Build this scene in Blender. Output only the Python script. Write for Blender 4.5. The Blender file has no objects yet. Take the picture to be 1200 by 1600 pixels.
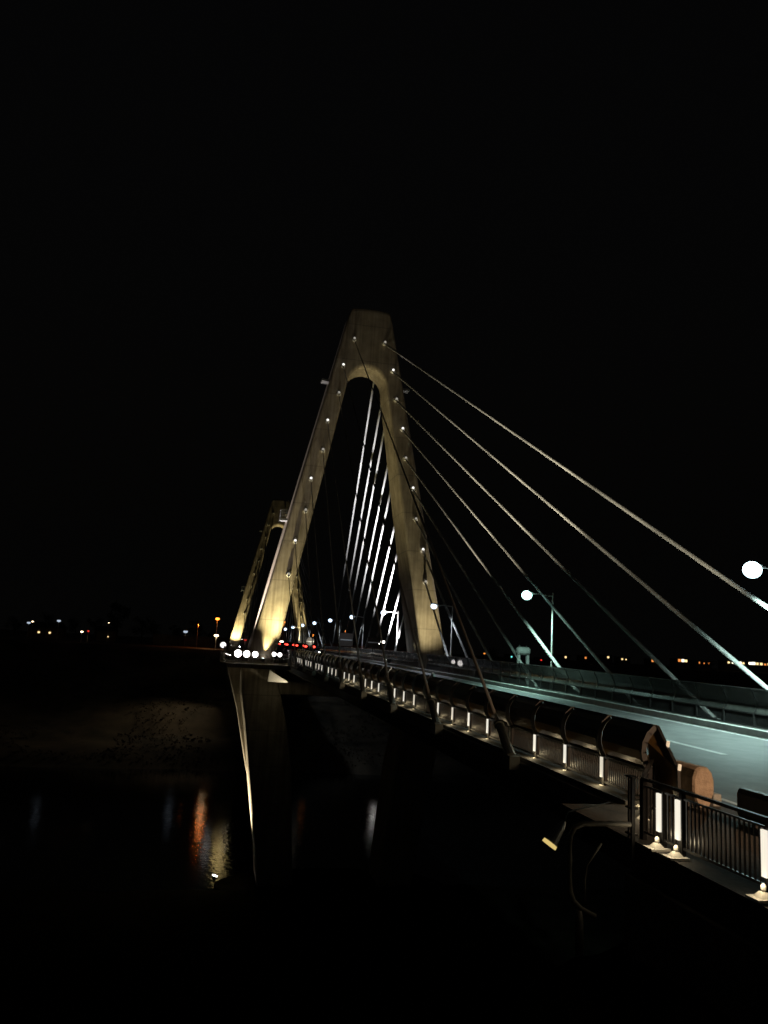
import bpy, math, random
from mathutils import Vector, Matrix
random.seed(7)
S = bpy.context.scene
C = S.collection
R = math.radians

# ------------------------------------------------------------------ camera
cam_d = bpy.data.cameras.new("camera")
cam = bpy.data.objects.new("camera", cam_d); C.objects.link(cam)
th, ph, ro = R(11.31), R(9.72), R(3.148)
F0 = Vector((math.sin(th), math.cos(th), 0)); R0 = Vector((math.cos(th), -math.sin(th), 0)); Z0 = Vector((0, 0, 1))
Fv = F0*math.cos(ph) + Z0*math.sin(ph); Uv = -F0*math.sin(ph) + Z0*math.cos(ph)
R2 = R0*math.cos(ro) + Uv*math.sin(ro); U2 = -R0*math.sin(ro) + Uv*math.cos(ro)
cam.matrix_world = Matrix(((R2.x, U2.x, -Fv.x, 0), (R2.y, U2.y, -Fv.y, 0), (R2.z, U2.z, -Fv.z, 0), (0, 0, 0, 1)))
cam_d.sensor_fit = 'VERTICAL'; cam_d.sensor_height = 36; cam_d.lens = 36*1250/1600
cam_d.clip_start = 0.1; cam_d.clip_end = 6000
S.camera = cam
# ------------------------------------------------------------------ world: a night sky
W = bpy.data.worlds.new("World"); S.world = W; W.use_nodes = True
wn = W.node_tree.nodes; wl = W.node_tree.links; wn.clear()
sky = wn.new('ShaderNodeTexSky'); sky.sky_type = 'NISHITA'; sky.sun_disc = False
sky.sun_elevation = R(-4.0); sky.sun_rotation = R(200); sky.air_density = 1.0; sky.dust_density = 3.0
b1 = wn.new('ShaderNodeBackground'); b1.inputs[1].default_value = 0.02
b2 = wn.new('ShaderNodeBackground'); b2.inputs[0].default_value = (1.0, 0.97, 0.92, 1); b2.inputs[1].default_value = 0.0011
ad = wn.new('ShaderNodeAddShader'); wo = wn.new('ShaderNodeOutputWorld')
wl.new(sky.outputs[0], b1.inputs[0]); wl.new(b1.outputs[0], ad.inputs[0]); wl.new(b2.outputs[0], ad.inputs[1]); wl.new(ad.outputs[0], wo.inputs[0])
S.view_settings.view_transform = 'Standard'; S.view_settings.look = 'None'
S.view_settings.exposure = 0; S.view_settings.gamma = 1
S.render.engine = 'CYCLES'
try:
    S.cycles.use_denoising = True; S.cycles.use_light_tree = True; S.cycles.use_adaptive_sampling = False; S.cycles.filter_width = 1.6
    S.cycles.max_bounces = 5; S.cycles.diffuse_bounces = 2; S.cycles.sample_clamp_indirect = 3
except Exception: pass

# ------------------------------------------------------------------ helpers
def zd(Y):                                   # cambered deck level
    Y = min(max(Y, -40), 408)
    return -3.40 + 0.0155*Y - 0.000042*Y*Y

def mat(name, col, rough=0.7, metal=0.0, noise=0.0, scale=4.0, bump=0.0, emis=None, es=0.0, col2=None, alpha=1.0, coat=0, spec=0.5, detail=6, bands=0):
    m = bpy.data.materials.new(name); m.use_nodes = True
    nt = m.node_tree; N = nt.nodes; L = nt.links; P = N['Principled BSDF']
    P.inputs['Base Color'].default_value = (*col, 1); P.inputs['Roughness'].default_value = rough
    P.inputs['Metallic'].default_value = metal; P.inputs['Specular IOR Level'].default_value = spec
    if alpha < 1: P.inputs['Alpha'].default_value = alpha
    if coat: P.inputs['Coat Weight'].default_value = coat
    if emis:
        P.inputs['Emission Color'].default_value = (*emis, 1); P.inputs['Emission Strength'].default_value = es
    if noise or bump or col2:
        tc = N.new('ShaderNodeTexCoord'); nz = N.new('ShaderNodeTexNoise')
        nz.inputs['Scale'].default_value = scale; nz.inputs['Detail'].default_value = detail; nz.inputs['Roughness'].default_value = 0.62
        L.new(tc.outputs['Object'], nz.inputs['Vector'])
        c2 = col2 or tuple(max(0, c*(1-noise)) for c in col)
        cr = N.new('ShaderNodeValToRGB'); cr.color_ramp.elements[0].position = 0.36; cr.color_ramp.elements[1].position = 0.66
        cr.color_ramp.elements[0].color = (*c2, 1); cr.color_ramp.elements[1].color = (*col, 1)
        L.new(nz.outputs['Fac'], cr.inputs[0]); out = cr.outputs[0]
        if bands:                            # concrete lift joints: thin darker lines every few metres
            sp = N.new('ShaderNodeSeparateXYZ'); L.new(tc.outputs['Object'], sp.inputs[0])
            mo = N.new('ShaderNodeMath'); mo.operation = 'PINGPONG'; mo.inputs[1].default_value = bands; L.new(sp.outputs['Z'], mo.inputs[0])
            lt = N.new('ShaderNodeMath'); lt.operation = 'LESS_THAN'; lt.inputs[1].default_value = 0.06; L.new(mo.outputs[0], lt.inputs[0])
            ml = N.new('ShaderNodeMath'); ml.operation = 'MULTIPLY'; ml.inputs[1].default_value = 0.35; L.new(lt.outputs[0], ml.inputs[0])
            n2 = N.new('ShaderNodeTexNoise'); n2.inputs['Scale'].default_value = 0.9; n2.inputs['Detail'].default_value = 3
            mp = N.new('ShaderNodeMapping'); mp.inputs['Scale'].default_value = (3.0, 3.0, 0.12)
            L.new(tc.outputs['Object'], mp.inputs[0]); L.new(mp.outputs[0], n2.inputs['Vector'])
            r2 = N.new('ShaderNodeValToRGB'); r2.color_ramp.elements[0].position = .35; r2.color_ramp.elements[1].position = .6
            r2.color_ramp.elements[0].color = (.68, .66, .62, 1); r2.color_ramp.elements[1].color = (1, 1, 1, 1); L.new(n2.outputs['Fac'], r2.inputs[0])
            mu = N.new('ShaderNodeMix'); mu.data_type = 'RGBA'; mu.blend_type = 'MULTIPLY'; mu.inputs[0].default_value = 1
            L.new(out, mu.inputs[6]); L.new(r2.outputs[0], mu.inputs[7])
            mx = N.new('ShaderNodeMix'); mx.data_type = 'RGBA'; mx.blend_type = 'MIX'
            L.new(ml.outputs[0], mx.inputs[0]); L.new(mu.outputs[2], mx.inputs[6]); mx.inputs[7].default_value = (.05, .045, .04, 1); out = mx.outputs[2]
        L.new(out, P.inputs['Base Color'])
        if bump:
            bp = N.new('ShaderNodeBump'); bp.inputs['Strength'].default_value = bump; bp.inputs['Distance'].default_value = 0.1
            L.new(nz.outputs['Fac'], bp.inputs['Height']); L.new(bp.outputs[0], P.inputs['Normal'])
    return m

def glow(name, col, s):
    m = mat(name, (0.1, 0.1, 0.1), emis=col, es=s)
    try: m.cycles.emission_sampling = 'NONE'      # the lamps' own light objects do the lighting
    except Exception: pass
    return m

M = {}
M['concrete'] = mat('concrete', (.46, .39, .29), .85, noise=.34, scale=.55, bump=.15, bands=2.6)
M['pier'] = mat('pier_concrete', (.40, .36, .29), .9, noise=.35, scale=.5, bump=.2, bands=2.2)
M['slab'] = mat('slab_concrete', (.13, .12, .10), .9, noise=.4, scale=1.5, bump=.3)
M['asphalt'] = mat('asphalt', (.12, .12, .115), .7, scale=1.1, bump=.25, detail=12, col2=(.065, .065, .066))
M['paint'] = mat('road_paint', (.6, .6, .58), .6, noise=.35, scale=9)
M['kerb'] = mat('kerb_concrete', (.42, .42, .40), .8, noise=.3, scale=2.5, bump=.2)
M['paving'] = mat('paving', (.055, .05, .045), .8, noise=.35, scale=7, bump=.2)
M['darksteel'] = mat('dark_steel', (.035, .033, .032), .45, .3, noise=.3, scale=9)
M['blacksteel'] = mat('black_painted_steel', (.015, .015, .016), .35, .2, noise=.3, scale=12)
M['galv'] = mat('galvanised_steel', (.45, .46, .46), .4, .7, noise=.25, scale=8)
M['pole'] = mat('lamp_pole_paint', (.52, .50, .46), .5, .2, noise=.2, scale=3)
M['cable'] = mat('cable_sheath', (.40, .39, .37), .85, noise=.15, scale=.8, spec=.1)
M['cable_shaded'] = mat('shaded_cable_sheath', (.26, .245, .22), .6, noise=.15, scale=.8)  # same sheath, darkened to paint in the dimness of the left cables
M['panel'] = mat('acrylic_panel', (.10, .058, .018), .35, noise=.4, scale=1.6, alpha=.95, spec=.25)
M['panel2'] = mat('clear_acrylic_panel', (.05, .05, .045), .25, noise=.4, scale=1.6, alpha=.8)
M['white'] = mat('white_paint', (.78, .76, .70), .5, noise=.15, scale=10)
M['beige'] = mat('beige_concrete', (.50, .38, .28), .9, noise=.3, scale=6, bump=.4)
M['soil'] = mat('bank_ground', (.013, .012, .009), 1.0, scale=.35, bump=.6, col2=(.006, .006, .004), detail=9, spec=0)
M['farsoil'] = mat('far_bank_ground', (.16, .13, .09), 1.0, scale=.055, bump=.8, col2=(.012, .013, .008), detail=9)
M['bark'] = mat('bark', (.06, .045, .03), 1, noise=.4, scale=5)
M['leaf'] = mat('foliage', (.035, .05, .02), .8, noise=.5, scale=.7)
M['leaf2'] = mat('dry_and_lit_foliage', (.09, .07, .035), .8, noise=.5, scale=.9)  # dry scrub; also paints lamplight into the orange-lit trees
M['carbody'] = mat('car_paint_silver', (.30, .31, .32), .3, .5, noise=.05, scale=2, coat=.8)
M['cardark'] = mat('car_paint_dark', (.03, .03, .04), .3, .4, noise=.05, scale=2, coat=.8)
M['glass'] = mat('dark_glass', (.01, .012, .015), .08, noise=.1, scale=1)
M['rubber'] = mat('rubber', (.02, .02, .02), .9, noise=.2, scale=20)
M['wall'] = mat('far_wall_render', (.34, .28, .22), .9, noise=.4, scale=.5)
M['signback'] = mat('sign_back', (.014, .008, .004), .9, noise=.3, scale=3)
M['teal_lens'] = glow('lamp_glass_teal', (.50, 1.0, .92), 6)
M['blue_lens'] = glow('lamp_glass_blue_white', (.62, .92, 1.0), 9)
M['cool_lens'] = glow('lamp_glass_cool', (.60, .78, 1.0), 3)
M['flood_lens'] = glow('flood_glass', (1.0, .95, .90), 12)
M['dullpipe'] = mat('dull_pipe', (.16, .15, .13), .6, .3, noise=.3, scale=6)
M['flood_soft'] = glow('flood_glass_soft', (1.0, .95, .90), 1.6)
M['sodium_lens'] = glow('lamp_glass_sodium', (1.0, .24, .02), 5)
M['far_cool'] = glow('far_lamp_glass_cool', (.7, .82, 1.0), .7)
M['far_sodium'] = glow('far_lamp_glass_sodium', (1.0, .30, .04), 1.6)
M['warm_lens'] = glow('lamp_glass_warm', (1.0, .74, .42), 7)
M['strip_lens'] = glow('lamp_strip_glass', (1.0, .92, .76), .95)
M['strip_b'] = glow('lamp_strip_glass_soft', (1.0, .90, .72), .72)
M['strip_c'] = glow('lamp_strip_glass_worn', (1.0, .94, .80), .85)
M['tail'] = glow('tail_light_glass', (1.0, .05, .03), 5)
M['head'] = glow('head_light_glass', (1.0, .92, .82), 10)
M['win_warm'] = glow('lit_window_warm', (1.0, .72, .32), 1.6)
M['win_white'] = glow('lit_window_white', (1.0, .93, .72), 2.2)
M['win_orange'] = glow('lit_window_orange', (1.0, .33, .07), 1.0)
M['yellow_lens'] = glow('spot_glass_yellow', (1.0, .74, .25), .7)
M['glint_bright'] = glow('painted_glint', (1, .97, .9), 1.5)  # emission standing in for light caught by the cable sockets
M['glint_dim'] = glow('painted_glint_dim', (1, .93, .8), .35)
M['teal_small'] = glow('small_teal_glass', (.2, 1.0, .8), 1.5)
M['red_small'] = glow('small_red_glass', (1.0, .05, .03), 1.2)

# water with small waves
wm = bpy.data.materials.new('river_water'); wm.use_nodes = True
P = wm.node_tree.nodes['Principled BSDF']; P.inputs['Base Color'].default_value = (.004, .006, .006, 1)
P.inputs['Roughness'].default_value = .07; P.inputs['IOR'].default_value = 1.33
tc = wm.node_tree.nodes.new('ShaderNodeTexCoord'); nz = wm.node_tree.nodes.new('ShaderNodeTexNoise')
nz.inputs['Scale'].default_value = 1.3; nz.inputs['Detail'].default_value = 4
bp = wm.node_tree.nodes.new('ShaderNodeBump'); bp.inputs['Strength'].default_value = .35; bp.inputs['Distance'].default_value = .065
wm.node_tree.links.new(tc.outputs['Object'], nz.inputs['Vector']); wm.node_tree.links.new(nz.outputs['Fac'], bp.inputs['Height'])
wm.node_tree.links.new(bp.outputs[0], P.inputs['Normal']); M['water'] = wm

class MB:
    def __init__(s): s.v = []; s.f = []
    def add(s, vs, fs):
        n = len(s.v); s.v += [tuple(v) for v in vs]; s.f += [tuple(i+n for i in f) for f in fs]; return s
    def box(s, x0, x1, y0, y1, z0, z1):
        return s.add([(x0,y0,z0),(x1,y0,z0),(x1,y1,z0),(x0,y1,z0),(x0,y0,z1),(x1,y0,z1),(x1,y1,z1),(x0,y1,z1)],
                     [(0,3,2,1),(4,5,6,7),(0,1,5,4),(1,2,6,5),(2,3,7,6),(3,0,4,7)])
    def loft(s, rings, cap=True):
        k = len(rings[0]); vs = [p for r in rings for p in r]; fs = []
        for i in range(len(rings)-1):
            for j in range(k):
                a = i*k+j; b = i*k+(j+1) % k; fs.append((a, b, b+k, a+k))
        if cap: fs += [tuple(range(k))[::-1], tuple(range((len(rings)-1)*k, len(rings)*k))]
        return s.add(vs, fs)
    def tube(s, pts, r, n=8):
        pts = [Vector(p) for p in pts]; rings = []
        for i, p in enumerate(pts):
            a = pts[max(0, i-1)]; b = pts[min(len(pts)-1, i+1)]; d = (b-a).normalized()
            u = d.cross(Vector((0, 0, 1)));  u = (u if u.length > .05 else d.cross(Vector((0, 1, 0)))).normalized(); w = u.cross(d)
            rr = r[i] if isinstance(r, (list, tuple)) else r
            rings.append([p + u*math.cos(2*math.pi*j/n)*rr + w*math.sin(2*math.pi*j/n)*rr for j in range(n)])
        return s.loft(rings)
    def bar(s, a, b, w, h):                 # rectangular bar from a to b
        a = Vector(a); b = Vector(b); d = (b-a).normalized(); u = d.cross(Vector((0, 0, 1)))
        u = (u if u.length > .05 else Vector((1, 0, 0))).normalized(); q = u.cross(d).normalized()
        ring = lambda p: [p+u*w/2+q*h/2, p-u*w/2+q*h/2, p-u*w/2-q*h/2, p+u*w/2-q*h/2]
        return s.loft([ring(a), ring(b)])
    def ell(s, c, rx, ry, rz, n=12, m=7):
        rings = []
        for i in range(m+1):
            t = -math.pi/2 + math.pi*(i+.02*(i == 0)-.02*(i == m))/m
            rings.append([(c[0]+rx*math.cos(t)*math.cos(2*math.pi*j/n), c[1]+ry*math.cos(t)*math.sin(2*math.pi*j/n), c[2]+rz*math.sin(t)) for j in range(n)])
        return s.loft(rings)
    def build(s, name, m, parent=None, bevel=0, smooth=False, seg=2):
        me = bpy.data.meshes.new(name); me.from_pydata(s.v, [], s.f); me.update()
        me.materials.append(M[m] if isinstance(m, str) else m)
        if smooth: me.polygons.foreach_set('use_smooth', [True]*len(me.polygons))
        o = bpy.data.objects.new(name, me); C.objects.link(o)
        if parent: o.parent = parent
        if bevel:
            b = o.modifiers.new('bevel', 'BEVEL'); b.width = bevel; b.segments = seg; b.limit_method = 'ANGLE'; b.angle_limit = R(40)
        return o

def tag(o, label=None, cat=None, group=None, kind=None):
    if label: o['label'] = label
    if cat: o['category'] = cat
    if group: o['group'] = group
    if kind: o['kind'] = kind
    return o
def empty(name, loc, label, cat, group=None):
    o = bpy.data.objects.new(name, None); C.objects.link(o); o.location = loc; o.empty_display_size = .3
    return tag(o, label, cat, group)
def copy_part(o, parent, dloc=(0, 0, 0)):
    c = o.copy(); C.objects.link(c); c.parent = parent; c.location = Vector(o.location)+Vector(dloc); return c
def light(kind, loc, col, W_, parent=None, size=.2, aim=None, cone=60, blend=.5):
    l = bpy.data.lights.new('lamp_light', kind); l.color = col; l.energy = W_; l.shadow_soft_size = size
    if kind == 'SPOT': l.spot_size = R(cone); l.spot_blend = blend
    o = bpy.data.objects.new('lamp_light', l); C.objects.link(o); o.location = loc
    if aim is not None:
        d = Vector(aim)-Vector(loc); o.rotation_euler = d.to_track_quat('-Z', 'Y').to_euler()
    if parent: o.parent = parent; o.location = Vector(loc)-parent.location
    return o
ORD = ['first','second','third','fourth','fifth','sixth','seventh','eighth','ninth','tenth','eleventh','twelfth']
XC = 17.6                                    # bridge centre line
WZ = -31.0                                   # water level

# ------------------------------------------------------------------ ground and water
MB().add([(-2500, -400, WZ), (3000, -400, WZ), (3000, 420, WZ), (-2500, 420, WZ)], [(0, 1, 2, 3)]).build('river', 'water')['kind'] = 'structure'
def sheet(name, m, xs, ys, zf):
    b = MB(); nx = len(xs)
    for y in ys:
        for x in xs: b.v.append((x, y, zf(x, y)))
    for j in range(len(ys)-1):
        for i in range(nx-1): b.f.append((j*nx+i, j*nx+i+1, (j+1)*nx+i+1, (j+1)*nx+i))
    o = b.build(name, m, smooth=True); o['kind'] = 'structure'; return o
from mathutils import noise as mn
def lerp(t, P_):
    for (a, za), (b, zb) in zip(P_, P_[1:]):
        if t <= b: return za+(zb-za)*max(0, (t-a))/(b-a)
    return P_[-1][1]
far_prof = [(196, -32.5), (206, -30.6), (214, -28.5), (222, -27.5), (236, -26.5), (262, -17), (290, -5.0), (300, -3.6), (420, -3.5), (3000, -3.5)]
def far_z(x, y):
    yy = y+5*mn.noise(Vector((x*.02, y*.02, 3)))
    return lerp(yy, far_prof) + (1.3*mn.noise(Vector((x*.07, y*.07, 0)))+.5*mn.noise(Vector((x*.25, y*.25, 7))))*(1 if 205 < y < 292 else .15)
xs = [-2500, -1500, -900, -500, -300]+[-220+i*5 for i in range(105)]+[400, 600, 900, 1500, 3000]
ys = [190+i*3.2 for i in range(38)]+[330, 380, 420, 520, 700, 1000, 1500, 3000]
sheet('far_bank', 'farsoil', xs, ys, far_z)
near_prof = [(-400, -1.7), (1.5, -1.7), (3.5, -3.2), (70, -28.5), (78, -29.3), (107, -30.05), (112, -32)]
def near_z(x, y):
    e_ = -4.7-.55*max(0, 8.2-x)-.5*max(0, y-14)+.35*mn.noise(Vector((x*.5, y*.5, 2)))
    return max(e_ if 0 < x < 40 else -99, near_z0(x, y))
def near_z0(x, y):
    return lerp(y+1.2*mn.noise(Vector((x*.06, y*.06, 1))), near_prof)+(.7*mn.noise(Vector((x*.1, y*.1, 0)))+.25*mn.noise(Vector((x*.4, y*.4, 7))))*(1 if y > 8 else 0)
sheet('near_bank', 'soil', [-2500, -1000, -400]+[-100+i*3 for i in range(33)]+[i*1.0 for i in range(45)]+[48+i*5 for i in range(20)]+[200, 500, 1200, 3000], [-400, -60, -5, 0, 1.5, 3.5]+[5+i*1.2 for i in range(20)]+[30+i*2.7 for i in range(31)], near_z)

# ------------------------------------------------------------------ bridge deck
YS = [-30, 0, 10, 17.2]+[25+i*10 for i in range(38)]+[408]
def strip(x0, x1, dz0, dz1, ys, name, m, parent=None, bevel=0):
    b = MB(); b.loft([[(x0, y, zd(y)+dz0), (x1, y, zd(y)+dz0), (x1, y, zd(y)+dz1), (x0, y, zd(y)+dz1)] for y in ys])
    return b.build(name, m, parent, bevel)
YD = [y for y in YS if y >= 17]
deck = empty('bridge_deck', (XC, 17.2, zd(17)), 'long cambered concrete bridge deck running through both A-shaped towers', 'bridge deck')
def local(o): o.location = -deck.location
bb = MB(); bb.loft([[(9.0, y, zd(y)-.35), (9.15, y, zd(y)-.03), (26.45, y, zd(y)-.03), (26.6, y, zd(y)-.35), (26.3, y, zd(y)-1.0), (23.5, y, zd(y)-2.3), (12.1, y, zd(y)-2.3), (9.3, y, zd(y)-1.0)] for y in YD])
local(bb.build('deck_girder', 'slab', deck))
local(strip(9.3, 11.5, -.026, .10, YD, 'walkway', 'paving', deck))
local(strip(24.0, 26.35, -.026, .14, YD, 'walkway', 'paving', deck))
local(strip(11.5, 11.72, -.026, .28, YD, 'kerb', 'kerb', deck, .03))
local(strip(23.74, 23.99, -.026, .34, YD, 'kerb', 'kerb', deck, .03))
rd = strip(11.73, 23.73, -.026, .03, YS, 'road', 'asphalt'); rd['kind'] = 'structure'
eb = MB()
for x in (12.15, 23.2):
    eb.loft([[(x, y, zd(y)+.034), (x+.16, y, zd(y)+.034), (x+.16, y, zd(y)+.038), (x, y, zd(y)+.038)] for y in YS])
y = -24
while y < 400:
    eb.loft([[(17.70, yy, zd(yy)+.034), (18.0, yy, zd(yy)+.034), (18.0, yy, zd(yy)+.038), (17.70, yy, zd(yy)+.038)] for yy in (y, y+3, y+5)]); y += 10
em = eb.build('road_markings', 'paint'); em['kind'] = 'structure'
# approach: footpath and retaining wall where the fence steps out
ap = MB(); YA = [-10, 5, 14.2, 17.19]
ap.loft([[(7.75, y, zd(y)-.5), (11.72, y, zd(y)-.5), (11.72, y, zd(y)+.02), (7.75, y, zd(y)+.02)] for y in YA])
apo = ap.build('footpath', 'paving'); apo['kind'] = 'structure'
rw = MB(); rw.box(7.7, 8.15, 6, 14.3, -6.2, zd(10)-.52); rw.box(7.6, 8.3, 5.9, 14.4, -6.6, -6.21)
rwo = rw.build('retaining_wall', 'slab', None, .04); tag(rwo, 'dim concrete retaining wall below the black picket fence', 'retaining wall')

# ------------------------------------------------------------------ pylons
def pylon(Y, label, near=True):
    T = empty('bridge_pylon', (XC, Y, zd(Y)), label, 'pylon')
    a = lambda z: 12.95-.2145*z
    bi = lambda z: 9.45-.187*z
    tk = lambda z: 8.6-.098*(z+3)
    st = []
    for z in (-3.2, 0, 5, 10, 15, 20, 25, 30, 35.6): st.append((-bi(z), z, -a(z), z))
    out = [(-a(z), z) for z in (38, 40.5, 43, 45.6)]+[(-2.75, 47.05), (-1.3, 47.2), (0, 47.25), (1.3, 47.2), (2.75, 47.05)]+[(a(z), z) for z in (45.6, 43, 40.5, 38)]
    n = len(out)
    for i, (ox, oz) in enumerate(out):
        t = math.pi*(1-(i+1)/(n+1)); st.append((2.8*math.cos(t), 35.6+2.9*math.sin(t), ox, oz))
    for z in (35.6, 30, 25, 20, 15, 10, 5, 0, -3.2): st.append((bi(z), z, a(z), z))
    b = MB(); rings = []
    for ix, iz, ox, oz in st:
        ti, to = tk(iz), tk(oz)
        rings.append([(ix, -ti*.0, iz), (ox, -to*.0, oz), (ox, to, oz), (ix, ti, iz)])
    b.loft(rings)
    for i, v in enumerate(b.v): b.v[i] = (v[0], v[1], v[2]-zd(Y))
    b.build('tower_frame', 'concrete', T, .42, seg=3)
    # pier below the deck
    z0 = -3.22-zd(Y); p = MB()
    prof = [(-3.22, 13.95, 9.6), (-6.5, 13.75, 8.6), (-10, 13.05, 7.6), (-15.5, 12.15, 6.6), (-25, 10.55, 5.8), (-30, 9.9, 5.4)]
    for sg in (-1, 1):
        p.loft([[(sg*o_, .8, z-zd(Y)), (sg*i_, .8, z-zd(Y)), (sg*i_, 7.8, z-zd(Y)), (sg*o_, 7.8, z-zd(Y))] for z, o_, i_ in prof])
    p.build('pier', 'pier', T, .5, seg=2)
    k = MB()
    for sg in (-1,):
        k.loft([[(sg*15.7, y_, -3.22-zd(Y)), (sg*14.0, y_, -8.6-zd(Y)), (sg*12.35, y_, -15.5-zd(Y)), (sg*11.4, y_, -19-zd(Y)), (sg*11.6, y_, -15.5-zd(Y)), (sg*13.0, y_, -3.22-zd(Y))] for y_ in (3.2, 6.2)])
    k.build('bracket', 'pier', T, .1)
    cb = MB(); cb.box(-9.4, 9.4, 1.4, 7.2, -6.5-zd(Y), -3.3-zd(Y)-1.5); cb.build('cross_beam', 'pier', T, .2)
    ft = MB(); ring = lambda z, k: [(k*15*math.cos(2*math.pi*j/28), 4.3+k*7*math.sin(2*math.pi*j/28), z-zd(Y)) for j in range(28)]
    ft.loft([ring(-32, 1), ring(-30.4, 1), ring(-30.2, .97)]); ft.build('footing', 'soil', T)
    # small maintenance cages on the outer sides
    for z in (16.4, 36.3):
        for sg in ((-1,) if z < 20 else (-1, 1)):
            ax = sg*(a(z)+.05); e = sg; c = MB(); zz = z-zd(Y)
            c.box(min(ax, ax+e*1.0), max(ax, ax+e*1.0), .6, 1.9, zz-.28, zz)
            if z < 20:
                for yy in (.65, 1.85):
                    c.bar((ax+e*.95, yy, zz), (ax+e*.95, yy, zz+1.15), .07, .07)
                    for h in (.4, .78, 1.15): c.bar((ax, yy, zz+h), (ax+e*.97, yy, zz+h), .06, .06)
                for h in (.4, .78, 1.15): c.bar((ax+e*.95, .6, zz+h), (ax+e*.95, 1.9, zz+h), .06, .06)
            c.build('maintenance_cage', 'galv', T)
    return T
P1 = pylon(105, 'nearer A-shaped concrete bridge tower lit yellow from its foot')
P2 = pylon(263, 'small farther A-shaped bridge tower behind the left leg of the nearer one')

# attachment points of the stay cables on the front of the nearer pylon, top to bottom
AR = [(19.68, 42.3), (21.05, 38.4), (21.75, 34.3), (22.85, 30.2), (23.5, 26.1), (24.72, 22.0), (25.35, 17.8), (26.55, 13.7), (27.15, 9.4)]
AL = [(15.42, 42.3), (14.1, 38.3), (13.75, 34.25), (12.45, 30.2), (12.1, 26.1), (10.75, 22.0), (10.35, 17.7), (9.25, 13.5), (8.7, 9.1)]
AY = [23.4, 31.6, 39.8, 48.0, 56.3, 64.5, 72.6, 80.7, 88.9]
tkw = lambda z: 8.6-.098*(z+3)
sock = {}
def cables(Y, P_, near):
    who = 'nearer tower' if near else 'farther tower'
    for side, pts, xa in (('right', AR, 26.75), ('left', AL, 8.95)):
        for face in ('front', 'rear'):
            for i, (x, z) in enumerate(pts):
                ya = AY[i]-105 if face == 'front' else 105-AY[i]
                A = Vector((x, Y + (.0 if face == 'front' else tkw(z)), z)); B = Vector((xa, Y+ya, zd(Y+ya)+.1))
                # socket on the tower
                d = (B-A).normalized()
                r_ = (.125 if face == 'front' else .14) if side == 'right' else .055; cm = 'cable' if side == 'right' or face == 'rear' else 'cable_shaded'
                so = MB(); so.tube([A-d*.2, A+d*.55], [.34, .28], 10); so.tube([A+d*.5, A+d*.95], [.22, .12], 10)
                so.v = [tuple(Vector(v)-P_.location) for v in so.v]
                so = so.build('cable_socket', 'white', P_)
                if near and face == 'front':
                    sl_ = MB(); c_ = A+d*.62+Vector((.0, -.12, .27))-P_.location; sl_.ell(c_, .17, .15, .15, 8, 5); sl_.build('socket_glint', 'glint_bright' if i in (1, 3, 5, 7) else 'glint_dim', so)  # glowing dot paints the glint of a floodlit socket, no lamp there
                pos = 'topmost' if i == 0 else ('lowest' if i == 8 else ORD[i]+' highest')
                span = ('near side span' if near else 'middle of the bridge') if face == 'front' else ('middle of the bridge' if near else 'far side span')
                L = f'{pos} stay cable on the {side} leg of the {who}, {span}'.replace('from the top, stay', 'stay').replace('tower,', 'tower,')
                root = empty('stay_cable', B, L, 'stay cable', 'stay cables of the bridge towers')
                c = MB(); q0 = Vector(A)+d*.9-B; c.tube([q0*(1-k_/16) for k_ in range(17)], r_ if near else .11, 14); c.build('cable', cm, root, smooth=True)
                k = MB(); k.tube([-d*1.6, Vector((0, 0, 0))], [.13, .16], 10); k.tube([-d*1.7, -d*1.6], .17, 10)
                k.box(-.16, .16, -.3, .3, -.32, .06); k.build('anchor_collar', cm, root)
cables(105, P1, True); cables(263, P2, False)

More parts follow.
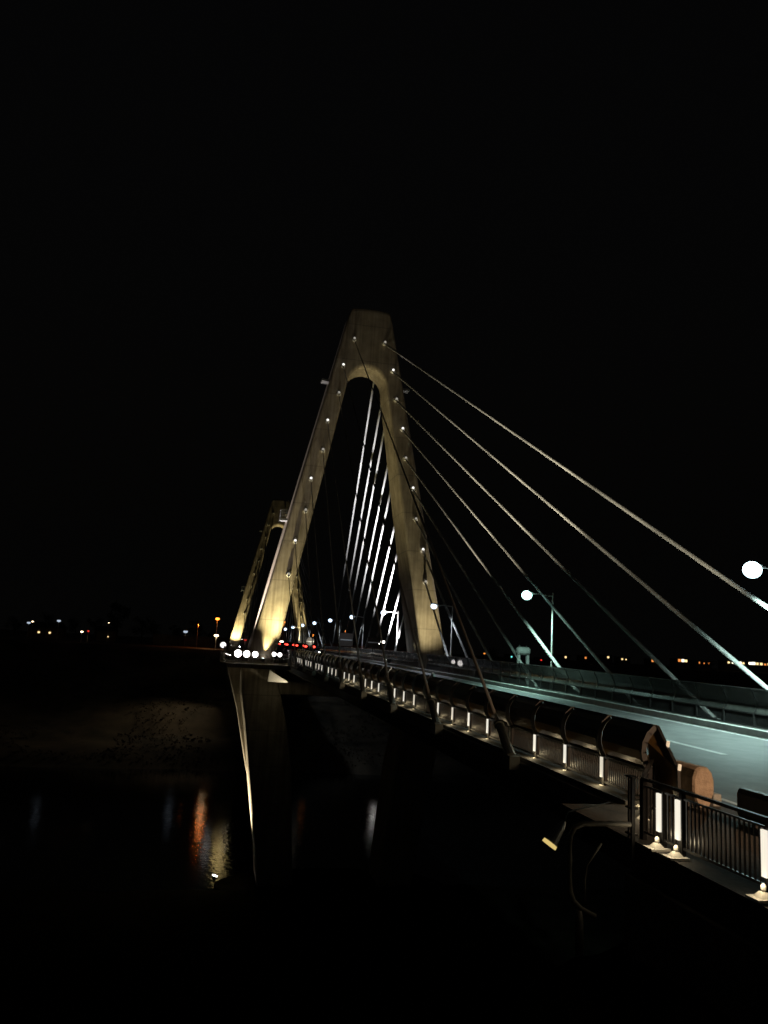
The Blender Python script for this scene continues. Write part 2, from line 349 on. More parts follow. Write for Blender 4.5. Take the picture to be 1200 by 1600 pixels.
# ------------------------------------------------------------------ wind barriers
def barrier(x, side, y0, step, n, label, lit=False, dim=(), h=1.75, skip=()):
    T = empty('wind_barrier', (x, y0, zd(y0)), label, 'wind barrier'); e = side   # e=+1: leans towards +X
    pr = MB()
    prof = [(0, .82), (-.10*e, 1.0), (-.14*e, 1.2), (-.11*e, 1.42), (0, 1.62), (.15*e, h)]
    for q, z in prof: pass
    # shared meshes, one unit long, deck-relative
    post = MB()
    for j in range(len(prof)-1):
        (q0, z0), (q1, z1) = prof[j], prof[j+1]
        post.bar((q0-.05*e, 0, z0-.01), (q1-.05*e, 0, z1+.01), .10, .12)
    post.box(-.06, .06, -.055, .055, .06, .83)
    pm = post.build('post', 'darksteel', T)
    pan = MB(); th_ = .012
    for j in range(len(prof)-1):
        (q0, z0), (q1, z1) = prof[j], prof[j+1]
        pan.add([(q0, .07, z0), (q1, .07, z1), (q1, step-.07, z1), (q0, step-.07, z0), (q0+th_, .07, z0), (q1+th_, .07, z1), (q1+th_, step-.07, z1), (q0+th_, step-.07, z0)],
                [(0, 1, 2, 3), (7, 6, 5, 4), (0, 4, 5, 1), (2, 6, 7, 3)])
    pn = pan.build('panel', 'panel' if x < 20 else 'panel2', T)
    tr_ = MB(); q, z = prof[-1]; tr_.box(q-.03, q+.03, .06, step-.06, z, z+.05); tr = tr_.build('top_rail', 'darksteel', T)
    ra = MB(); ra.box(-.05, .05, .06, step-.06, .76, .82); ra.box(-.04, .04, .06, step-.06, .16, .21)
    nb = int(step/.11)
    for j in range(nb): ra.box(-.011, .011, .10+j*(step-.2)/nb, .122+j*(step-.2)/nb, .21, .76)
    rl = ra.build('railing', 'darksteel', T)
    if lit:
        ls = MB(); ls.box(-.095*e-.02, -.095*e+.02, -.045, .045, .30, .78)
        lm = ls.build('lamp_strip', 'strip_lens', pm)
        bs = MB(); bs.box(-.30, .12, -.17, .17, .0, .035); bs.loft([[(-.16, -.11, .035), (.06, -.11, .035), (.06, .11, .035), (-.16, .11, .035)], [(-.12, -.05, .11), (-.04, -.05, .11), (-.04, .05, .11), (-.12, .05, .11)]])
        for sx in (-.25, -.19):
            for sy in (-.11, .11): bs.tube([(sx, sy, .03), (sx, sy, .07)], .02, 6)
        bm_ = bs.build('base_plate', 'white', pm)
    y = y0
    for i in range(n):
        z = zd(y0+i*step)-zd(y0); d = (0, i*step, z)
        if i: p_ = copy_part(pm, T, d)
        else: p_ = pm
        if i and i < n-1 or (i == 0 and n > 1):
            if i:
                a1 = copy_part(pn, T, d); a2 = copy_part(rl, T, d); a3 = copy_part(tr, T, d)
            else: a1, a2, a3 = pn, rl, tr
            sl = math.atan2(zd(y0+(i+1)*step)-zd(y0+i*step), step); a1.rotation_euler.x = sl; a2.rotation_euler.x = sl; a3.rotation_euler.x = sl
        if lit:
            if i in dim:
                if i == 0: pass
            if i and i not in dim:
                q_ = copy_part(lm, p_); q_.material_slots[0].link = 'OBJECT'; q_.material_slots[0].material = M[('strip_lens', 'strip_b', 'strip_c')[(i*7) % 3]]
            if i and i not in skip: copy_part(bm_, p_)
            if i not in dim and i < 22:
                light('POINT', (x-.19, y0+i*step, zd(y0+i*step)+.25), (1, .80, .46), 4.5, T, .04)
    return T
barrier(9.75, 1, 19.05-2.15, 2.15, 38, 'curved dark wind barrier with a lit lamp strip under every post', True, dim=(4, 9, 13, 17, 21, 25), h=1.75)
barrier(9.75, 1, 115, 2.4, 58, 'wind barrier continuing beyond the nearer tower on the left side', False)
barrier(26.1, -1, 14, 2.4, 36, 'long glassy wind barrier along the right side of the road', False, h=1.95)
barrier(26.1, -1, 102.8, 2.4, 64, 'far stretch of wind barrier right of the road past the tower', False, h=1.95)
# slanting end of the near barrier
we = empty('barrier_end', (9.75, 16.9, zd(16.9)), 'slanting tapered end panel of the near wind barrier', 'barrier end')
b = MB()
b.add([(0, 0, .05), (0, 0, .9), (-.10, 0, 1.42), (.15, 0, 1.75), (.15, -.8, .95), (.15, -.85, .05), (.03, 0, .05), (.03, 0, .9), (-.07, 0, 1.42), (.18, 0, 1.75), (.18, -.8, .95), (.18, -.85, .05)],
      [(0, 1, 2, 3, 4, 5), (11, 10, 9, 8, 7, 6)]); b.build('panel', 'panel', we)
b = MB(); b.bar((.165, 0, 1.77), (.165, -.83, .95), .07, .07); b.bar((.165, -.83, .95), (.165, -.87, 0), .07, .07); b.build('edge_frame', 'darksteel', we)
b = MB(); b.tube([(.17, -.42, 1.38), (.17, -.45, 1.50)], .035, 8); b.tube([(.18, -.85, .95), (.18, -.88, 1.07)], .035, 8); b.build('reflector', glow('reflector_painted_glow', (1, .72, .45), .8), we)  # emission paints the reflected lamplight on the reflectors

# ------------------------------------------------------------------ foreground picket fence
def picket(A, B, h, label, lit=(), n=None):
    A = Vector(A); B = Vector(B); L = (B-A).length; d = (B-A)/L; nrm = Vector((-d.y, d.x, 0)).normalized()
    T = empty('picket_fence', A, label, 'fence')
    r_ = MB(); r_.bar((0, 0, h), d*L+Vector((0, 0, h)), .07, .05); r_.bar(Vector((0, 0, .16)), d*L+Vector((0, 0, .16)), .04, .04); r_.bar(Vector((0, 0, h-.12)), d*L+Vector((0, 0, h-.12)), .035, .03)
    r_.build('rail', 'blacksteel', T)
    k = int(L/.115)
    bars = MB()
    for j in range(1, k):
        p = d*(L*j/k); bars.box(p.x-.012, p.x+.012, p.y-.012, p.y+.012, p.z+.16, p.z+h-.12)
    bars.build('balusters', 'blacksteel', T)
    for t in [0, 1]+[q for q in lit]:
        p = d*L*t; m = MB(); m.box(p.x-.04, p.x+.04, p.y-.04, p.y+.04, p.z, p.z+h-.01); po = m.build('post', 'blacksteel', T)
        if t in lit:
            q = p+Vector((-.09, -.0, 0))
            m = MB(); m.box(q.x-.02, q.x+.02, q.y-.055, q.y+.055, q.z+.30, q.z+h-.14); m.build('lamp_strip', 'strip_lens', po)
            m = MB(); m.box(q.x-.22, q.x+.14, q.y-.15, q.y+.15, q.z+.0, q.z+.035)
            m.loft([[(q.x-.14, q.y-.10, q.z+.035), (q.x+.06, q.y-.10, q.z+.035), (q.x+.06, q.y+.10, q.z+.035), (q.x-.14, q.y+.10, q.z+.035)], [(q.x-.08, q.y-.04, q.z+.11), (q.x, q.y-.04, q.z+.11), (q.x, q.y+.04, q.z+.11), (q.x-.08, q.y+.04, q.z+.11)]])
            m.ell((q.x-.03, q.y, q.z+.16), .045, .045, .06, 8, 5)
            m.build('base_plate', 'white', po)
            light('POINT', A+q+Vector((-.12, -.05, .27)), (1, .80, .50), 3, T, .04)
    return T
zf = zd(13)+.02
picket((8.0, 14.1, zf), (8.0, 7.5, zf), 1.08, 'long black picket fence with lit posts beside the footpath in the foreground', (.10, .19, .525))
picket((8.0, 14.15, zf), (9.70, 16.75, zf), 1.08, 'short black picket fence turning from the corner up to the wind barrier', (.62,))
# tall end frame at the corner
g = MB()
for p in ((7.72, 14.0), (7.80, 14.25)): g.box(p[0]-.03, p[0]+.03, p[1]-.03, p[1]+.03, zf-.3, zf+1.12)
for h in (.1, .55, 1.1): g.box(7.70, 7.82, 14.0, 14.25, zf+h, zf+h+.03)
tag(g.build('gate_frame', 'blacksteel'), 'narrow black gate frame at the corner of the picket fences', 'gate frame')
# stair handrail loop
hr = empty('stair_handrail', (6.4, 13.5, -4.9), 'grey looped pipe handrail at the head of the dark stairs', 'handrail')
def atY(x, y, Y):
    r = Fv+R2*((x-600)/1250)+U2*((800-y)/1250); return r*(Y/r.y)
pts = [atY(*q, 13.5)-hr.location for q in [(985, 1288), (945, 1287), (912, 1287), (898, 1293), (891, 1306), (890, 1345), (891, 1392), (896, 1408), (908, 1420), (930, 1432)]]
MB().tube(pts, .045, 10).build('pipe_rail', 'dullpipe', hr, smooth=True)
pts = [atY(*q, 13.8)-hr.location for q in [(940, 1318), (917, 1352), (914, 1375), (914, 1412)]]
MB().tube(pts, .018, 8).build('inner_rail', 'dullpipe', hr, smooth=True)
pts = [atY(*q, 13.5)-hr.location for q in [(905, 1422), (905, 1440), (905, 1492)]]
MB().tube(pts, [.05, .07, .07], 10).build('newel_post', 'dullpipe', hr, smooth=True)
# hanging spotlight
A = atY(858, 1320, 12.5); B = atY(882, 1283, 12.5); A.z += 0
sp = empty('spotlight', B, 'grey tube spotlight with a yellow glowing end left of the handrail', 'spotlight')
d = (A-B)
MB().tube([d*0, d*.25, d*1.0], [.03, .07, .115], 14).build('lamp_housing', 'galv', sp, smooth=False)
MB().tube([d*.90, d*1.02], [.118, .125], 14).build('lens', 'yellow_lens', sp)
MB().tube([(0, 0, 0), (.10, .1, .12), (1.3, 1.0, .12)], .012, 8).build('bracket', 'blacksteel', sp)

# beige concrete barrier end and guard rail
bx = empty('barrier_block', (10.9, 17.05, zd(17)+.02), 'bulging beige concrete end block lit orange beside the road', 'concrete block')
prof = [(.25, 0), (.12, .18), (0, .40), (0, .72), (.14, .95), (.32, 1.02), (.72, 1.02), (.92, .9), (1.02, .70), (1.02, .42), (.88, .18), (.74, 0)]
b = MB(); b.loft([[(.04+x_*.46, 0, z_*.82) for x_, z_ in prof], [(x_*.52, .05, z_*.85) for x_, z_ in prof], [(x_*.52, 2.2, z_*.85) for x_, z_ in prof]])
b.build('block', 'beige', bx)
gr = empty('guard_rail', (11.05, 15.6, zd(15)), 'low dark steel guard rail with a white reflector on top at the right edge', 'guard rail')
b = MB()
for i in range(6): b.box(.02, .14, -.4-2*i-.06, -.4-2*i+.06, 0, .62)
b.build('post', 'darksteel', gr)
MB().loft([[(q, y_, z) for q, z in ((-.02, .10), (.04, .10), (.10, .22), (.16, .62), (.16, .72), (-.02, .72), (-.08, .62), (-.08, .22))] for y_ in (0, -12)]).build('beam', 'darksteel', gr, .02)
b = MB(); b.box(-.04, .12, -2.3, -1.7, .722, .75); b.build('reflector', 'white', gr)

# ------------------------------------------------------------------ balcony round the near leg
pl = empty('balcony', (5, 98, -3), 'concrete balcony with railings round the left foot of the nearer tower', 'balcony')
o = Vector((5, 98, -3))
b = MB(); out = [(.9, 98.5), (1.6, 96.6), (9.2, 96.6), (9.2, 104.8), (4.3, 104.8), (3.7, 114.2), (9.2, 114.2), (9.2, 116.5), (1.6, 116.5), (.9, 114.6)]
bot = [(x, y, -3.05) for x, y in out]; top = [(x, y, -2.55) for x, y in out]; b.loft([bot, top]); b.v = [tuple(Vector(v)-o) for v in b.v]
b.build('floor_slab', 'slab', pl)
r_ = MB(); path = [(9.1, 96.75), (1.65, 96.75), (1.02, 98.6), (1.02, 114.5), (1.65, 116.3), (9.1, 116.3)]
for (x0, y0), (x1, y1) in zip(path, path[1:]):
    L = math.hypot(x1-x0, y1-y0); k = max(1, round(L/1.6))
    for h in (.25, .7, 1.15): r_.bar((x0, y0, -2.55+h), (x1, y1, -2.55+h), .05, .05)
    for j in range(k): r_.box(x0+(x1-x0)*j/k-.04, x0+(x1-x0)*j/k+.04, y0+(y1-y0)*j/k-.04, y0+(y1-y0)*j/k+.04, -2.55, -1.35)
    kk = int(L/.4)
    for j in range(kk): r_.box(x0+(x1-x0)*j/kk-.015, x0+(x1-x0)*j/kk+.015, y0+(y1-y0)*j/kk-.015, y0+(y1-y0)*j/kk+.015, -2.3, -1.4)
r_.v = [tuple(Vector(v)-o) for v in r_.v]; r_.build('railing', 'pole', pl)
for x, y in ((1.3, 98.2), (8.95, 96.9)):
    b = MB(); b.box(x-.14-5, x+.14-5, y-.14-98, y+.14-98, .45, 2.35); b.build('pillar', 'pole', pl, .03)
wd = MB(); wd.add([(6.9, 99.5, -3.3), (9.2, 97.4, -4.55), (6.75, 99.3, -4.6), (7.1, 103, -3.3), (9.3, 103, -4.6), (6.9, 103, -4.7)], [(0, 2, 1), (3, 4, 5), (0, 1, 4, 3), (1, 2, 5, 4), (2, 0, 3, 5)])
tag(wd.build('corbel', 'white'), 'pale wedge-shaped corbel glowing under the deck by the left tower foot', 'corbel')
light('SPOT', (8.0, 95.6, -5.6), (1, .86, .58), 500, None, .1, (7.9, 98.6, -3.9), 50, .3)

def flood(loc, aim, label, power, col, cone=50, lens='flood_lens', r=.3, glare=True, group='floodlights on the bridge'):
    if label.startswith('white light on the balcony'): lens = 'flood_soft'
    T = empty('floodlight', loc, label, 'floodlight', group); d0 = (Vector(aim)-Vector(loc)).normalized(); d = d0 if power else Vector((-.05, -1, .12)).normalized()
    if label.startswith(('leftmost of', 'right one of the twin', 'white light on the balcony')): d = Vector((-.05, -1, .2)).normalized()
    MB().tube([-d*.35, -d*.1, d*.12], [r*.5, r*1.0, r*1.15], 12).build('housing', 'darksteel', T)
    MB().tube([d*.10, d*.14], r, 14).build('lens', lens, T)
    MB().bar((0, 0, -.55), (0, 0, -.1), .08, .08).build('stand', 'darksteel', T)
    if power: light('SPOT', Vector(loc)+d0*(.3+r*.5)+(d*.3 if d is not d0 else d0*0), col, power, T, .15, Vector(loc)+d0*9, cone, 1.0)
    return T
WH = (1, .95, .92); YE = (1, .85, .42)
# yellow uplights on the front of the legs
flood((6.3, 104.55, -2.1), (8.0, 105.35, 8), 'small yellow uplight close to the front foot of the left tower leg', 5200, YE, 44, r=.2)
flood((7.6, 101.8, -1.6), (9.7, 105.3, 17), 'second uplight standing further out before the left tower foot', 9500, (1, .88, .48), 104, r=.22)
flood((27.4, 99.6, -1.6), (26.2, 105.3, 12), 'uplight shining on the front of the right tower leg', 3900, (1, .88, .54), 116, r=.22)
flood((32.9, 105.3, -1.6), (27.2, 106.3, 22), 'white uplight at the outer edge of the right tower leg', 16000, (1, .92, .82), 40, r=.2)
flood((17.6, 64.0, -1.9), (17.6, 105.5, 38), 'added amber fill light over the road aimed at the tower head', 700, (1, .50, .20), 50, r=.15)  # unseen light added to tint the tower head brown
# white lights facing the outside face
flood((2.9, 98.0, -1.45), (6.6, 107.5, 14), 'leftmost of three white floodlights in a row on the balcony', 2500, (1, .88, .84), 44, r=.42)
flood((1.9, 108.0, -1.9), (7.6, 108, 20), 'white uplight at the outer face of the left tower leg', 60000, (1, .88, .84), 60, r=.4)
flood((3.9, 98.0, -1.45), (5.0, 103, 4), 'middle one of three white floodlights in a row on the balcony', 0, WH, r=.38)
flood((4.9, 98.0, -1.45), (5.6, 103, 4), 'rightmost of three white floodlights in a row on the balcony', 0, WH, r=.34)
flood((7.3, 100.2, -1.35), (8.3, 104, 3), 'left one of two small white lamps before the left tower foot', 0, WH, r=.24)
flood((8.0, 100.2, -1.38), (9, 104, 3), 'right one of two small white lamps before the left tower foot', 0, WH, r=.24)
flood((32.1, 103.5, -1.3), (31.5, 99, 3), 'right one of the twin white floodlights outside the right tower leg', 3000, WH, r=.40)
flood((31.1, 103.5, -1.15), (30.7, 99, 3), 'left one of the twin white floodlights outside the right tower leg', 0, WH, r=.28)
# inner faces and arch
flood((11.2, 108.5, -1.0), (20.5, 108.5, 40), 'uplight inside the left leg aimed at the arch', 6500, YE, 50, r=.2)
# cable floodlights
flood((24.9, 114.8, -1.6), (24.2, 132, 17), 'white cable floodlight behind the right tower leg', 130000, (.93, .93, 1), 60, r=.3)
flood((24.6, 116.2, -1.6), (22.0, 125, 33), 'second white cable floodlight behind the right leg, aimed at the cable tops', 130000, (.93, .93, 1), 34, r=.2)
flood((10.6, 114.8, -1.6), (10.8, 132, 17), 'white cable floodlight behind the left tower leg', 70000, (.93, .93, 1), 56, r=.3)
for y_, n_, za in ((27, 'nearest', 9), (37, 'second nearest', 14), (46, 'middle', 16.5), (56, 'fourth', 16.5), (66, 'farthest', 16.5)):
    flood((12.05, y_, zd(y_)+.6), (24.4, y_+13, za), f'{n_} of five added warm fill lights for the cables along the left kerb', 42000 if y_ > 40 else 15000, (1, .90, .66), 42, r=.1)  # unseen row added to brighten the viewer's side of the right cables
flood((10.6, 84, -1.9), (9.5, 90, 8), 'warm cable floodlight before the left tower leg', 4000, (1, .90, .72), 50, r=.2)
flood((10.5, 42, -2.5), (10.5, 66, 13), 'added dim fill light for the cables on the left walkway', 5000, (1, .90, .70), 50, r=.1)  # unseen light added so the left cables do not go black
# farther tower
flood((5.2, 260, -1.5), (8.5, 263.4, 12), 'yellow uplight at the left foot of the farther tower', 17000, YE, 110, r=.4)
flood((2.8, 256, -1.4), (5.6, 266, 14), 'white light on the balcony of the farther tower', 1500, (1, .9, .88), 34, r=.9)
flood((27, 258, -1.5), (25.5, 263.5, 20), 'uplight at the right foot of the farther tower', 18000, YE, 55, r=.3)
flood((17.5, 266.5, -1.0), (17.6, 266.5, 40), 'uplight below the arch of the farther tower', 30000, YE, 40, r=.3)
flood((24.9, 250.8, -1.6), (24.2, 236, 17), 'white cable floodlight before the right leg of the farther tower', 15000, (.93, .93, 1), 56, r=.4)
flood((10.6, 250.8, -1.6), (10.8, 236, 17), 'white cable floodlight before the left leg of the farther tower', 30000, (.93, .93, 1), 56, r=.4)
# pier base lamp
flood((2.6, 108.3, -29.2), (7.0, 109, -16), 'bright white lamp at the river edge left of the pier', 75000, (1, .86, .58), 44, r=.34)
flood((8, 259, -1.6), (-25, 226, -26), 'added fill light by the farther tower aimed down at the river slope', 8000, (1, .78, .5), 80, r=.2)  # unseen light added to brighten the far river slope

# ------------------------------------------------------------------ street lamps on the right side
def street_lamp(Y, lens, col, W_, r, label, X=26.55, out=-2.25, h=7.5, group='street lamps along the right side'):
    z0 = zd(Y)+.14; T = empty('street_lamp', (X, Y, z0), label, 'street lamp', group); H = h
    MB().tube([(0, 0, 0), (0, 0, .6), (0, 0, .62), (0, 0, H+.25)], [.14, .14, .10, .075], 10).build('pole', 'pole', T, smooth=False)
    s = 1 if out > 0 else -1
    MB().tube([(0, 0, H-.05), (out*.5, 0, H+.06), (out, 0, H)], [.06, .055, .05], 8).build('arm', 'pole', T)
    MB().ell((out*.93, 0, H+.12), .40, .26, .12, 14, 6).build('lamp_head', 'pole', T, smooth=True)
    MB().ell((out, 0, H-.12), r, r*.9, r*.88, 16, 10).build('lamp_glass', lens, T, smooth=True)
    if W_: light('SPOT', (X+out, Y, z0+H-.12-r*.88-.04), col, W_, T, .15, (X+out-.3, Y, z0), 160, .75)
    return T
TE = (.56, 1.0, .86); BL = (.66, 1.0, .93); CO = (.78, .88, 1)
street_lamp(5.0, 'teal_lens', TE, 450, .3, 'street lamp standing beside the road just outside the right frame edge')
street_lamp(33.05, 'blue_lens', BL, 7500, .44, 'large glaring blue-white street lamp, nearest on the right side')
street_lamp(61.0, 'teal_lens', TE, 5200, .42, 'teal street lamp, second on the right, between two stay cables')
for i, Y in enumerate((89.3, 117.7, 146, 174.5, 203, 231, 260, 288)):
    street_lamp(Y, 'cool_lens', CO, 1500 if i < 4 else 1000, .36+.02*i, f'cool white street lamp, {ORD[i+2]} from the near end of the right-hand row')

# ------------------------------------------------------------------ small fittings
def cabinet(X, Y, label):
    zz = zd(Y)+1.0
    T = empty('viewing_cabinet', (X, Y, zz), label, 'equipment stand')
    for s in (-1, 1): MB().box(s*.42-.12, s*.42+.12, -.14, .14, -1, 1.7).build('leg', 'kerb', T, .03)
    MB().tube([(-.62, 0, 2.05), (-.5, 0, 2.05), (.5, 0, 2.05), (.62, 0, 2.05)], [.22, .36, .36, .22], 12).build('cap', 'kerb', T)
    MB().tube([(-.35, 0, 2.4), (-.35, 0, 2.55)], .08, 8).tube([(.3, 0, 2.4), (.3, 0, 2.52)], .08, 8).build('knob', 'darksteel', T)
cabinet(26.95, 68.2, 'pale two-legged equipment stand behind the right barrier, nearer one'); cabinet(26.95, 106.5, 'two-legged equipment stand close to the right tower foot')
def traffic_sign(X, Y, w, h, z, label, m='signback', round_=False):
    T = empty('traffic_sign', (X, Y, zd(Y)), label, 'traffic sign')
    MB().tube([(0, .06, 0), (0, .06, z+h)], .06, 8).build('pole', 'darksteel', T)
    b = MB()
    if round_: b.tube([(0, -.12, z+h/2), (0, .0, z+h/2)], w/2, 20)
    else: b.box(-w/2, w/2, -.05, 0, z, z+h)
    b.build('sign_plate', m, T); b = MB(); b.box(-w/2*.9, w/2*.9, -.13, -.125, z+h*.45, z+h*.52); b.build('bracket', 'galv', T)
traffic_sign(9.95, 86, .85, .85, 2.35, 'dark round signal head on a post at the left barrier end', 'darksteel', True)
traffic_sign(24.1, 150, 2.6, 2.4, 2.2, 'brown back of a large square sign over the right side, left one', 'signback')
traffic_sign(25.0, 128, 1.9, 1.8, 2.2, 'brown back of a smaller square sign nearer the right tower leg', 'signback')

# ------------------------------------------------------------------ vehicles
def car(X, Y, away, label, paint, tall=False):
    T = empty('car', (X, Y, zd(Y)+.03), label, 'car'); f = 1 if away else -1
    H = 2.3 if tall else 1.45
    def rg(y, w, z0, z1): return [(-w, y*f, z0), (w, y*f, z0), (w, y*f, z1), (-w, y*f, z1)]
    b = MB(); b.loft([rg(-2.2, .74, .35, .85), rg(-2.1, .84, .25, .95), rg(-1, .86, .22, .98), rg(1.0, .86, .22, .92), rg(2.0, .82, .25, .78), rg(2.2, .72, .35, .65)]); b.build('body', paint, T, .06)
    b = MB(); b.loft([rg(-2.12 if tall else -2.0, .84 if tall else .72, .93, 2.15 if tall else .97), rg(-1.6, .8 if tall else .66, .93, H), rg(.3, .66, .91, H), rg(1.1, .74, .90, .95)]); b.build('cabin', 'glass', T, .05)
    MB().box(-.64, .64, min(-1.55*f, .28*f), max(-1.55*f, .28*f), H-.02, H+.02).build('roof', paint, T)
    for sx in (-.78, .78):
        for sy in (-1.35, 1.4): MB().tube([(sx-.1, sy*f, .32), (sx+.1, sy*f, .32)], .32, 14).build('wheel', 'rubber', T)
        MB().ell((sx*.82, -2.2*f, 1.85 if tall else .78), .22 if tall else .16, .07, .16 if tall else .10, 8, 5).build('tail_light', 'tail', T)
        MB().ell((sx*.78, 2.2*f, .62), .16, .05, .10, 8, 5).build('headlight', 'head', T)
    if not away and Y < 200: light('SPOT', (X, Y-2.5, zd(Y)+.65), (1, .93, .84), 500, T, .1, (X, Y-20, zd(Y)), 50, .6)
car(14.6, 128, True, 'dark van driving away nearest on the left lane with red tail lights', 'cardark', True)
car(14.7, 143, True, 'silver car following behind the tail-lit queue on the left lane', 'carbody', True)
car(14.5, 160, True, 'third car in the red tail-light queue, dark paint', 'cardark', True)
car(14.8, 182, True, 'fourth car in the red tail-light queue, silver paint', 'carbody', True)
car(20.9, 170, False, 'silver car coming towards the viewer with white headlights', 'carbody')
car(14.7, 275, True, 'car passing under the farther tower with red tail lights', 'cardark', True)
car(21.0, 318, False, 'distant oncoming car with white headlights past the farther tower', 'carbody')

# ------------------------------------------------------------------ far bank: lamps, wall, trees, houses
def far_lamp(px, py, Y, lens, r, label, W_=0, col=(1, .4, .08), cat='lamp'):
    lens = {'cool_lens': 'far_cool', 'sodium_lens': 'far_sodium' if py != 967 else 'sodium_lens'}.get(lens, lens)
    p = atY(px, py, Y); g_ = far_z(p.x, Y) if Y < 2900 else -3.5
    T = empty('far_lamp', (p.x, p.y, g_), label, cat, 'lamps on the far bank'); h = p.z-g_
    MB().tube([(0, 0, 0), (0, 0, max(.3, h))], [.12, .08], 8).build('pole', 'pole', T)
    MB().ell((0, 0, h), r, r, r*.6, 12, 6).build('lamp_glass', lens, T, smooth=True)
    MB().ell((0, 0, h+r*.55), r*1.1, r*1.1, r*.25, 12, 4).build('lamp_cap', 'pole', T, smooth=True)
    if W_ and py == 967: light('POINT', (p.x, p.y-.3-r, p.z-.3), col, W_, T, .3)
    elif W_: light('SPOT', (p.x, p.y, p.z-r), col, W_, T, .3, (p.x, p.y, g_-1), 140, .3)
SO = (1, .22, .03)
far_lamp(45, 973, 330, 'cool_lens', .7, 'cool white lamp far at the left end of the opposite bank')
far_lamp(51, 971, 345, 'warm_lens', .35, 'dim yellow lamp beside the leftmost white lamp on the far bank')
far_lamp(92, 970, 330, 'cool_lens', .75, 'blue-white lamp between dark trees on the far left bank')
far_lamp(128, 987, 325, 'warm_lens', .5, 'small orange-white lamp low on the far left bank')
far_lamp(138, 986, 325, 'red_small', .4, 'small red lamp low on the far left bank')
far_lamp(170, 973, 345, 'warm_lens', .22, 'tiny faint lamp in front of the tall far trees')
far_lamp(290, 987, 320, 'cool_lens', .85, 'white lamp left of the orange-lit wall')
far_lamp(340, 967, 330, 'sodium_lens', .85, 'orange street lamp left of the farther tower', 350, SO)
far_lamp(338, 993, 320, 'warm_lens', .85, 'warm white lamp directly below the orange street lamp', 900, (1, .7, .4))
far_lamp(444, 972, 335, 'sodium_lens', .75, 'orange street lamp seen between the two tower legs', 900, SO)
far_lamp(439, 979, 350, 'cool_lens', .7, 'blue-white lamp just below the orange one between the tower legs')
far_lamp(489, 992, 335, 'sodium_lens', .45, 'small orange lamp low behind the bridge road', 1500, SO)
far_lamp(540, 985, 372, 'sodium_lens', .01, 'orange street lamp head hidden behind the square sign', 2500, SO)
far_lamp(310, 975, 335, 'sodium_lens', .12, 'faint thin orange lamp standing by the orange-lit wall', 2500, SO)
far_lamp(598, 1003, 330, 'flood_lens', .9, 'white lamp cluster low between the cables and the right leg', 0)
far_lamp(591, 1006, 330, 'flood_lens', .45, 'smaller white lamp just left of the low lamp cluster', 0)
far_lamp(639, 1011, 330, 'warm_lens', .4, 'tiny yellow lamp beside the equipment stand at the right tower foot', 0)
far_lamp(757, 1021, 330, 'sodium_lens', .45, 'orange lamp between the lower stay cables on the right', 0)

far_lamp(383, 1000, 300, 'red_small', .55, 'red stand-in for distant tail lights between the left legs of the two towers')  # added post light standing in for the glare of distant tail lights
far_lamp(376, 999, 304, 'head', .5, 'pinkish white lamp beside the red one between the two towers')
far_lamp(440, 1003, 300, 'head', .7, 'bright pinkish white lamp just right of the left tower foot')
fw = MB(); fw.box(-28, 92, 392, 393, -3.6, 1.2)
for i in range(30): fw.box(-28+i*4, -27.6+i*4, 391.7, 391.99, -3.6, 1.5)
tag(fw.build('long_wall', 'wall'), 'long low wall on the far bank lit orange by street lamps', 'wall')

def house(X, Y, w, d, h, label, wins, m='wall', flat=False, base=-3.5):
    T = empty('house', (X, Y, base), label, 'building')
    MB().box(-w/2, w/2, -d/2, d/2, 0, h).build('walls', m, T)
    b = MB()
    if flat: b.box(-w/2-.3, w/2+.3, -d/2-.3, d/2+.3, h+.003, h+.5)
    else: b.loft([[(-w/2-.5, -d/2-.5, h), (w/2+.5, -d/2-.5, h), (w/2+.5, d/2+.5, h), (-w/2-.5, d/2+.5, h)], [(-w/2+.8, -.1, h+d*.28), (w/2-.8, -.1, h+d*.28), (w/2-.8, .1, h+d*.28), (-w/2+.8, .1, h+d*.28)]])
    b.build('roof', 'signback', T)
    for (x, z, ww, hh, mm) in wins:
        MB().box(x-ww/2, x+ww/2, -d/2-.06, -d/2-.005, z, z+hh).build('window', mm, T)
    return T
wk = ['win_warm', 'win_white', 'win_orange', 'teal_small', 'red_small']
house(-80, 420, 16, 9, 5, 'dark house with faint yellow windows far left on the bank', [(-3, 2.2, .9, .8, 'win_warm'), (2, 2.2, .9, .8, 'win_warm')])
house(-52, 415, 10, 8, 5, 'pale small house behind the far left trees', [(1.5, 2, .6, .5, 'win_warm')])
# lights of the town along the right horizon
def px_house(px, py, wpx, label, wins, Y=900, flat=True):
    p = atY(px, py, Y); k = Y/1268.0
    w = wpx*k
    house(p.x, Y, w, 14, max(3, p.z+3.5+2.4), label, [((q)*w, p.z+3.5-.8, ww*k, hh*k, mm) for q, ww, hh, mm in wins], flat=flat)
px_house(1165, 1037, 95, 'long town building with a bright row of lit windows at the far right', [(-.42, 4, 3, 'win_warm'), (-.33, 5, 4, 'win_white'), (-.25, 6, 4, 'win_white'), (-.18, 4, 4, 'win_white'), (-.12, 4, 3, 'win_warm'), (.02, 6, 4, 'win_white'), (.09, 7, 5, 'win_white'), (.17, 4, 4, 'win_warm'), (.25, 5, 4, 'win_warm'), (.33, 4, 3, 'win_orange'), (.42, 7, 4, 'win_warm')])
px_house(1062, 1033, 26, 'town building with three merged warm windows right of the centre cable', [(-.25, 5, 5, 'win_orange'), (0, 5, 5, 'win_white'), (.22, 5, 4, 'win_warm')])
px_house(1018, 1033, 18, 'town building with a pair of warm windows under the second cable', [(-.2, 4, 4, 'win_orange'), (.15, 5, 5, 'win_warm')])
